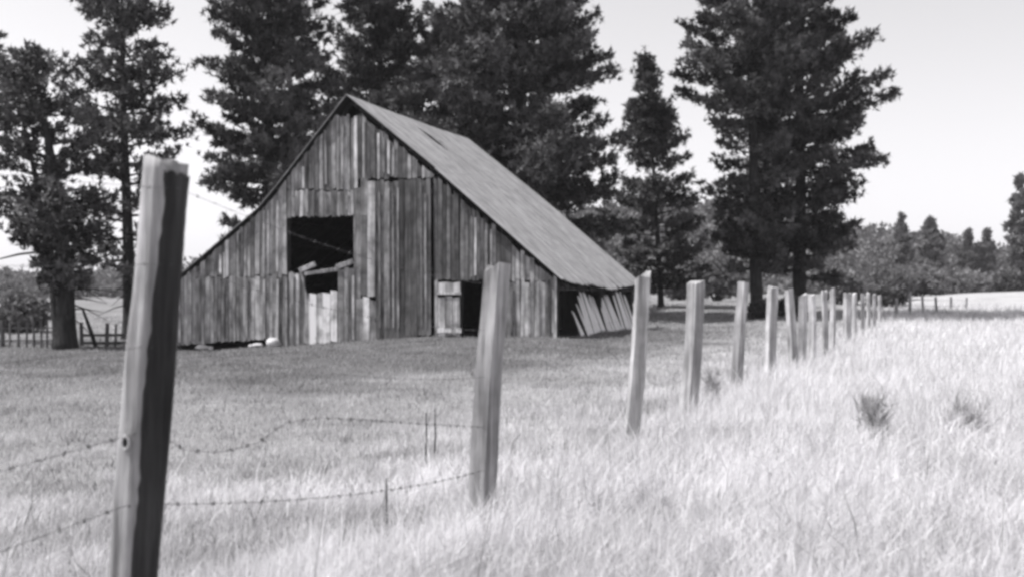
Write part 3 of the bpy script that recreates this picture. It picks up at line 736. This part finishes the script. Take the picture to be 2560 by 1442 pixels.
def shrub(name, label, px, d, top_py, hw, seed, mat, n=420, leaf=.16, cat='shrub', group=None, depth=None, base=None):
    rg = np.random.default_rng(seed); k = d / F; X = (px - 1280) * k; z0 = float(zg(X, d)) - .05
    H = max(EYE + (HY - top_py) * k - z0, .2); R = hw * k; root = empty(name, (X, d, z0)); tag(root, label, cat, group)
    nst = 6; C, T, st = [], [], []
    lobes = rg.uniform(-.6, .6, (9, 2)); lobes[:, 0] *= 1.0
    for lx, ly in lobes:
        lh = H * rg.uniform(.55, 1.0) * (1 - .45 * abs(lx)); c0 = np.array([lx * R, ly * R * .8, lh * .55]); m = n // 9
        v = rg.normal(0, 1, (m, 3)); v /= np.linalg.norm(v, axis=1, keepdims=True); v *= rg.uniform(.55, 1.05, (m, 1))
        C.append(c0 + v * np.array([R * .45, R * .4, lh * .47])); T.append(np.clip(rg.uniform(.2, .8) + rg.normal(0, .2, m), 0, 1))
        st.append(tube([(lx * R * .15, ly * R * .15, 0), c0 * .7, c0 * np.array([1, 1, 1.3])], [.03 + .01 * H, .02, .006], 4, cap=False))
    C = np.concatenate(C); C[:, 2] = np.abs(C[:, 2])
    V, Tt, tn = needle_tris(C, np.tile([0, 0, .5], (len(C), 1)), leaf, leaf * .55, 7, rg, 1.0, np.concatenate(T))
    s = obj('stems', *merge(st), M_BARK, root); s['kind'] = 'stuff'
    f = np_obj('foliage', V, Tt, mat, root, tn); f['kind'] = 'stuff'; return root
SH = [(70, 60, 715, 95, 'rounded grey shrub behind the stake fence at the left edge', M_LEAF),
      (1790, 92, 600, 75, 'grey shrub between the fir and the right-hand pine', M_LEAF), (1700, 98, 668, 60, 'low shrub behind the fourth fence post', M_LEAF),
      (1905, 60.5, 742, 34, 'dark low shrub at the foot of the bare right-hand pine trunk', M_NEEDLE), (1975, 64, 735, 40, 'dark shrub between the two right-hand pine trunks', M_NEEDLE),
      (2095, 78, 650, 70, 'grey shrub under the right side of the bushy pine', M_LEAF), (2195, 86, 628, 85, 'light grey shrub behind the far end of the fence', M_LEAF),
      (2300, 96, 640, 85, 'wide grey shrub below the broad far fir', M_LEAF), (2410, 112, 655, 75, 'grey shrub below the pair of far firs', M_LEAF),
      (2215, 74, 705, 50, 'dark low shrub just behind the end of the fence row', M_NEEDLE), (2508, 118, 668, 48, 'dark shrub at the foot of the tall fir on the right edge', M_NEEDLE),
      (1560, 84, 700, 60, 'shrub behind the right end of the barn eave', M_LEAF)]
for i, (px, d, ty, hw, lab, m) in enumerate(SH):
    shrub('shrub', lab, px, d, ty, hw, 200 + i, m, n=900, leaf=.16 + d * .0012, group='shrubs along the field edge')

# wooded hill far behind
hv, hf = [], []
hx = np.linspace(-170, 260, 60); hy = np.linspace(170, 420, 16)
HXX, HYY = np.meshgrid(hx, hy)
def zh(x, y): 
    a = ss(168, 260, y); prof = np.interp(x / y * F + 1280, [-400, 300, 1200, 1700, 1880, 2150, 2300, 2560, 3000], [1, 1.5, 12, 15.5, 15, 10.5, 9, 5, 4])
    return zg(x, y) + a * prof * (y / 230.0) - 2
HZ = zh(HXX, HYY); n1, n2 = HXX.shape; id2 = np.arange(n1 * n2).reshape(n1, n2)
a_, b2, c_, d_ = id2[:-1, :-1].ravel(), id2[:-1, 1:].ravel(), id2[1:, 1:].ravel(), id2[1:, :-1].ravel()
hill = np_obj('hill', np.stack([HXX.ravel(), HYY.ravel(), HZ.ravel()], 1), np.concatenate([np.stack([a_, b2, c_], 1), np.stack([a_, c_, d_], 1)]), M_GROUND, shade=np.full(n1 * n2, .9), smooth=True)
tag(hill, 'low wooded hill behind the pines', kind='structure')
rg = np.random.default_rng(77); nt_ = 2600
tx_ = rg.uniform(-165, 255, nt_); ty_ = rg.uniform(172, 300, nt_); tzz = zh(tx_, ty_)
hh = rg.uniform(2.5, 5.5, nt_); per_c = 26
cc = np.repeat(np.stack([tx_, ty_, tzz], 1), per_c, 0); hh_r = np.repeat(hh, per_c)
f_ = rg.uniform(0, 1, len(cc)); an = rg.uniform(0, 6.28, len(cc)); rr = hh_r * .42 * np.sqrt(1 - f_ ** 2) * rg.uniform(.6, 1, len(cc))
cc += np.stack([rr * np.cos(an), rr * np.sin(an), f_ * hh_r], 1)
V, T, tn = needle_tris(cc, np.tile([0, 0, .6], (len(cc), 1)), 1.0, .7, 3, rg, .9, np.repeat(rg.uniform(0, 1, nt_), per_c))
wd_ = np_obj('hillside_woods', V, T, M_FARLEAF, None, tn); tag(wd_, 'dark scrubby woods covering the low hill', 'woods', kind='stuff')

# ------------------------------------------------------------------ weeds, stalks
for i, (px, py, w, h, lab) in enumerate(((2185, 1105, 60, 85, 'dark weed clump in the bright verge grass at right'), (2420, 1085, 85, 45, 'low grey weed clump near the right edge of the verge'),
        (1782, 1010, 34, 70, 'dark weed tuft just right of the fourth fence post'))):
    d = (EYE - .16) * F / (py - HY); X = (px - 1280) / F * d; z0 = float(zg(X, d)); k = d / F
    d = (EYE - z0) * F / (py - HY) ; X = (px - 1280) / F * d; z0 = float(zg(X, d)); k = d / F
    rg = np.random.default_rng(300 + i); root = empty('weed_clump', (X, d, z0)); tag(root, lab, 'weed', 'weed clumps on the verge')
    m = 90; C = np.stack([rg.normal(0, w * k * .25, m), rg.normal(0, .12, m), rg.uniform(.05, .85, m) * (h * k + .10)], 1)
    V, T, tn = needle_tris(C, np.tile([.1, 0, 1.3], (m, 1)), .12, .012, 10, rg, .55, rg.uniform(0, 1, m))
    f = np_obj('leaves', V, T, M_WEED, root, tn); f['kind'] = 'stuff'
    st = [tube([(c[0] * .3, c[1] * .3, 0), tuple(c)], [.003, .002], 3, cap=False) for c in C[:24]]
    s = obj('stalks', *merge(st), M_WEED, root); s['kind'] = 'stuff'
for i, (px, py0, py1, d, lab) in enumerate(((962, 1283, 1195, 6.4, 'short dark stake stub below the lowest wire, mid field'), (1062, 1075, 1030, 9.6, 'dark dry stalk left of the second post, left one of two'),
        (1084, 1072, 1020, 9.8, 'dark dry stalk left of the second post, right one of two'))):
    a = Vector(P(px, py0, d)); b = Vector(P(px + 3, py1, d)); a.z = min(a.z, float(zg(a.x, a.y)))
    o = obj('dry_stalk', *tube([a, a.lerp(b, .5) + Vector((.01, 0, 0)), b], [.008, .007, .004], 5), M_BARK); tag(o, lab, 'stalk')

# ------------------------------------------------------------------ grass (uncountable): single blades in one mesh per sward
def wedge(n, r0, r1, p, half=0.66, seed=1):
    rg = np.random.default_rng(seed); u = rg.uniform(0, 1, n)
    r = (r0 ** (1 - p) + u * (r1 ** (1 - p) - r0 ** (1 - p))) ** (1 / (1 - p)) if p != 1 else r0 * (r1 / r0) ** u
    a = rg.uniform(-half, half, n); return r * np.sin(a), r * np.cos(a), rg
def blades(name, label, x, y, h, tone, rg, per=1):
    """x, y, h, tone per blade; near blades bend in three pieces, far ones are single triangles"""
    r = np.hypot(x, y); n = len(x); z = zg(x, y) - .015
    wd = (.0042 + .00062 * r) * rg.uniform(.7, 1.4, n); az = rg.uniform(0, 6.28, n); lean = rg.uniform(.05, 1.0, n) ** 1.2; fa = rg.uniform(0, 3.14, n)
    az = np.where(rg.uniform(0, 1, n) < .25, rg.normal(.25, .8, n), az)           # combed by the wind towards the right
    dx, dy = np.cos(az), np.sin(az); ex, ey = np.cos(fa) * wd * .5, np.sin(fa) * wd * .5
    def ring(f, q):
        o = lean * h * f * f; c = np.stack([x + dx * o, y + dy * o, z + h * f * (1 - .25 * lean * f)], 1); e = np.stack([ex * q, ey * q, 0 * ex], 1)
        return c - e, c + e, c
    near = r < 11; Vs, Ts, Tn, k = [], [], [], 0
    a0, b0, _ = ring(0, 1); a1, b1_, _ = ring(.55, .7); _, _, tp = ring(1.0, 0)
    m = near.sum()
    if m:
        Vs.append(np.stack([a0, b0, a1, b1_, tp], 1)[near].reshape(-1, 3)); b = np.arange(m)[:, None] * 5
        Ts.append((b[:, :, None] + np.array([[0, 1, 3], [0, 3, 2], [2, 3, 4]])[None]).reshape(-1, 3)); Tn.append(np.repeat(tone[near], 5)); k = m * 5
    m2 = n - m
    Vs.append(np.stack([a0, b0, tp], 1)[~near].reshape(-1, 3)); Ts.append(k + np.arange(m2 * 3).reshape(-1, 3)); Tn.append(np.repeat(tone[~near], 3))
    o = np_obj(name, np.concatenate(Vs), np.concatenate(Ts), M_GRASS, None, np.concatenate(Tn)); tag(o, label, 'grass', kind='stuff'); return o
def vnoise(x, y, sc, seed):
    x = np.asarray(x) / sc; y = np.asarray(y) / sc; T = np.random.default_rng(seed).uniform(0, 1, (256, 256)); i = np.floor(x).astype(int); j = np.floor(y).astype(int)
    u = x - i; v = y - j; u = u * u * (3 - 2 * u); v = v * v * (3 - 2 * v); g_ = lambda a, b: T[a & 255, b & 255]
    return (g_(i, j) * (1 - u) + g_(i + 1, j) * u) * (1 - v) + (g_(i, j + 1) * (1 - u) + g_(i + 1, j + 1) * u) * v
NT, PER = 58000, 11
X0, Y0, rg = wedge(NT, 1.9, 80, 1.0, seed=21)
s0 = X0 - fence_x(Y0); patch0 = 2.6 * (.5 * vnoise(X0, Y0 * .8, .55, 5) + .3 * vnoise(X0, Y0, .22, 6) + .2 * vnoise(X0, Y0, 1.7, 7) - .5); size0 = rg.uniform(.65, 1.25, NT); tone0 = rg.normal(0, 1, NT); odd0 = rg.uniform(0, 1, NT)
rep_ = lambda a: np.repeat(a, PER)
r0_ = np.hypot(X0, Y0); sp_ = .05 + .006 * r0_
X_ = rep_(X0) + rg.normal(0, 1, NT * PER) * rep_(sp_); Y_ = rep_(Y0) + rg.normal(0, 1, NT * PER) * rep_(sp_); q_ = rep_(size0); pt_ = rep_(patch0); t0_ = rep_(tone0); od_ = rep_(odd0)
mv = rep_(s0 > rg.normal(-.15, .22, NT))
tn_ = np.clip(.71 + .15 * pt_ + .06 * t0_ + rg.normal(0, .05, len(X_)), .15, .85); tn_ = np.where(od_ < .045, tn_ * .5, tn_)
hv_ = .26 * q_ * rg.uniform(.45, 1.1, len(X_)) * (1 + .35 * pt_) * (1 + rep_(r0_) / 150) * (1 + .45 * np.exp(-(rep_(s0) / .5) ** 2))
tall_ = rg.uniform(0, 1, len(X_)) < .003; hv_ = np.where(tall_, hv_ * 1.7, hv_); tn_ = np.where(tall_ & (od_ < .4), tn_ * .4, tn_)
blades('verge_grass', 'tall bright dry grass on the verge right of the fence', X_[mv], Y_[mv], hv_[mv], tn_[mv], rg)
bxl = (X_ - CX) * AX[0] + (Y_ - CY) * AX[1]; byl = (X_ - CX) * AY[0] + (Y_ - CY) * AY[1]
mf = ~mv & ~((bxl > WX0 - .1) & (bxl < .05) & (byl > -.05) & (byl < DEEP))
gr_ = green(X_, Y_); tf_ = np.clip((.55 - .29 * gr_) * (1 + .62 * pt_) + .05 * t0_ + rg.normal(0, .045, len(X_)), .08, .85); tf_ = np.where(od_ < .07, tf_ * .5, tf_)
hf_ = (.07 + .09 * np.exp(-((X_ - fence_x(Y_)) / 2.5) ** 2)) * q_ * rg.uniform(.4, 1.3, len(X_)) * (1 + .3 * pt_) * (1 + rep_(r0_) / 80)
tall_ = rg.uniform(0, 1, len(X_)) < .004; hf_ = np.where(tall_, hf_ * 2.4, hf_); tf_ = np.where(tall_ & (od_ < .5), tf_ * .4, tf_)
blades('field_grass', 'short mixed pasture grass between the fence and the barn', X_[mf], Y_[mf], hf_[mf], tf_[mf], rg)
print('TRIS', sum(len(m.polygons) for m in bpy.data.meshes))

# ------------------------------------------------------------------ faint summer haze over the whole place
HZ_D = 0.00018
hm = bpy.data.materials.new('haze'); hm.use_nodes = True; ht = hm.node_tree; ht.nodes.clear()
ho = ht.nodes.new('ShaderNodeOutputMaterial'); pv = ht.nodes.new('ShaderNodeVolumePrincipled')
pv.inputs['Color'].default_value = (0.95, 0.94, 0.97, 1); pv.inputs['Density'].default_value = HZ_D; pv.inputs['Anisotropy'].default_value = 0.2
ht.links.new(pv.outputs[0], ho.inputs['Volume'])
hz = obj('haze', box(-2650, 2650, -30, 3560, -3.5, 46), BOXF, hm); tag(hz, 'faint pale haze hanging over the whole field', 'haze', kind='stuff')
SC.cycles.volume_bounces = 1
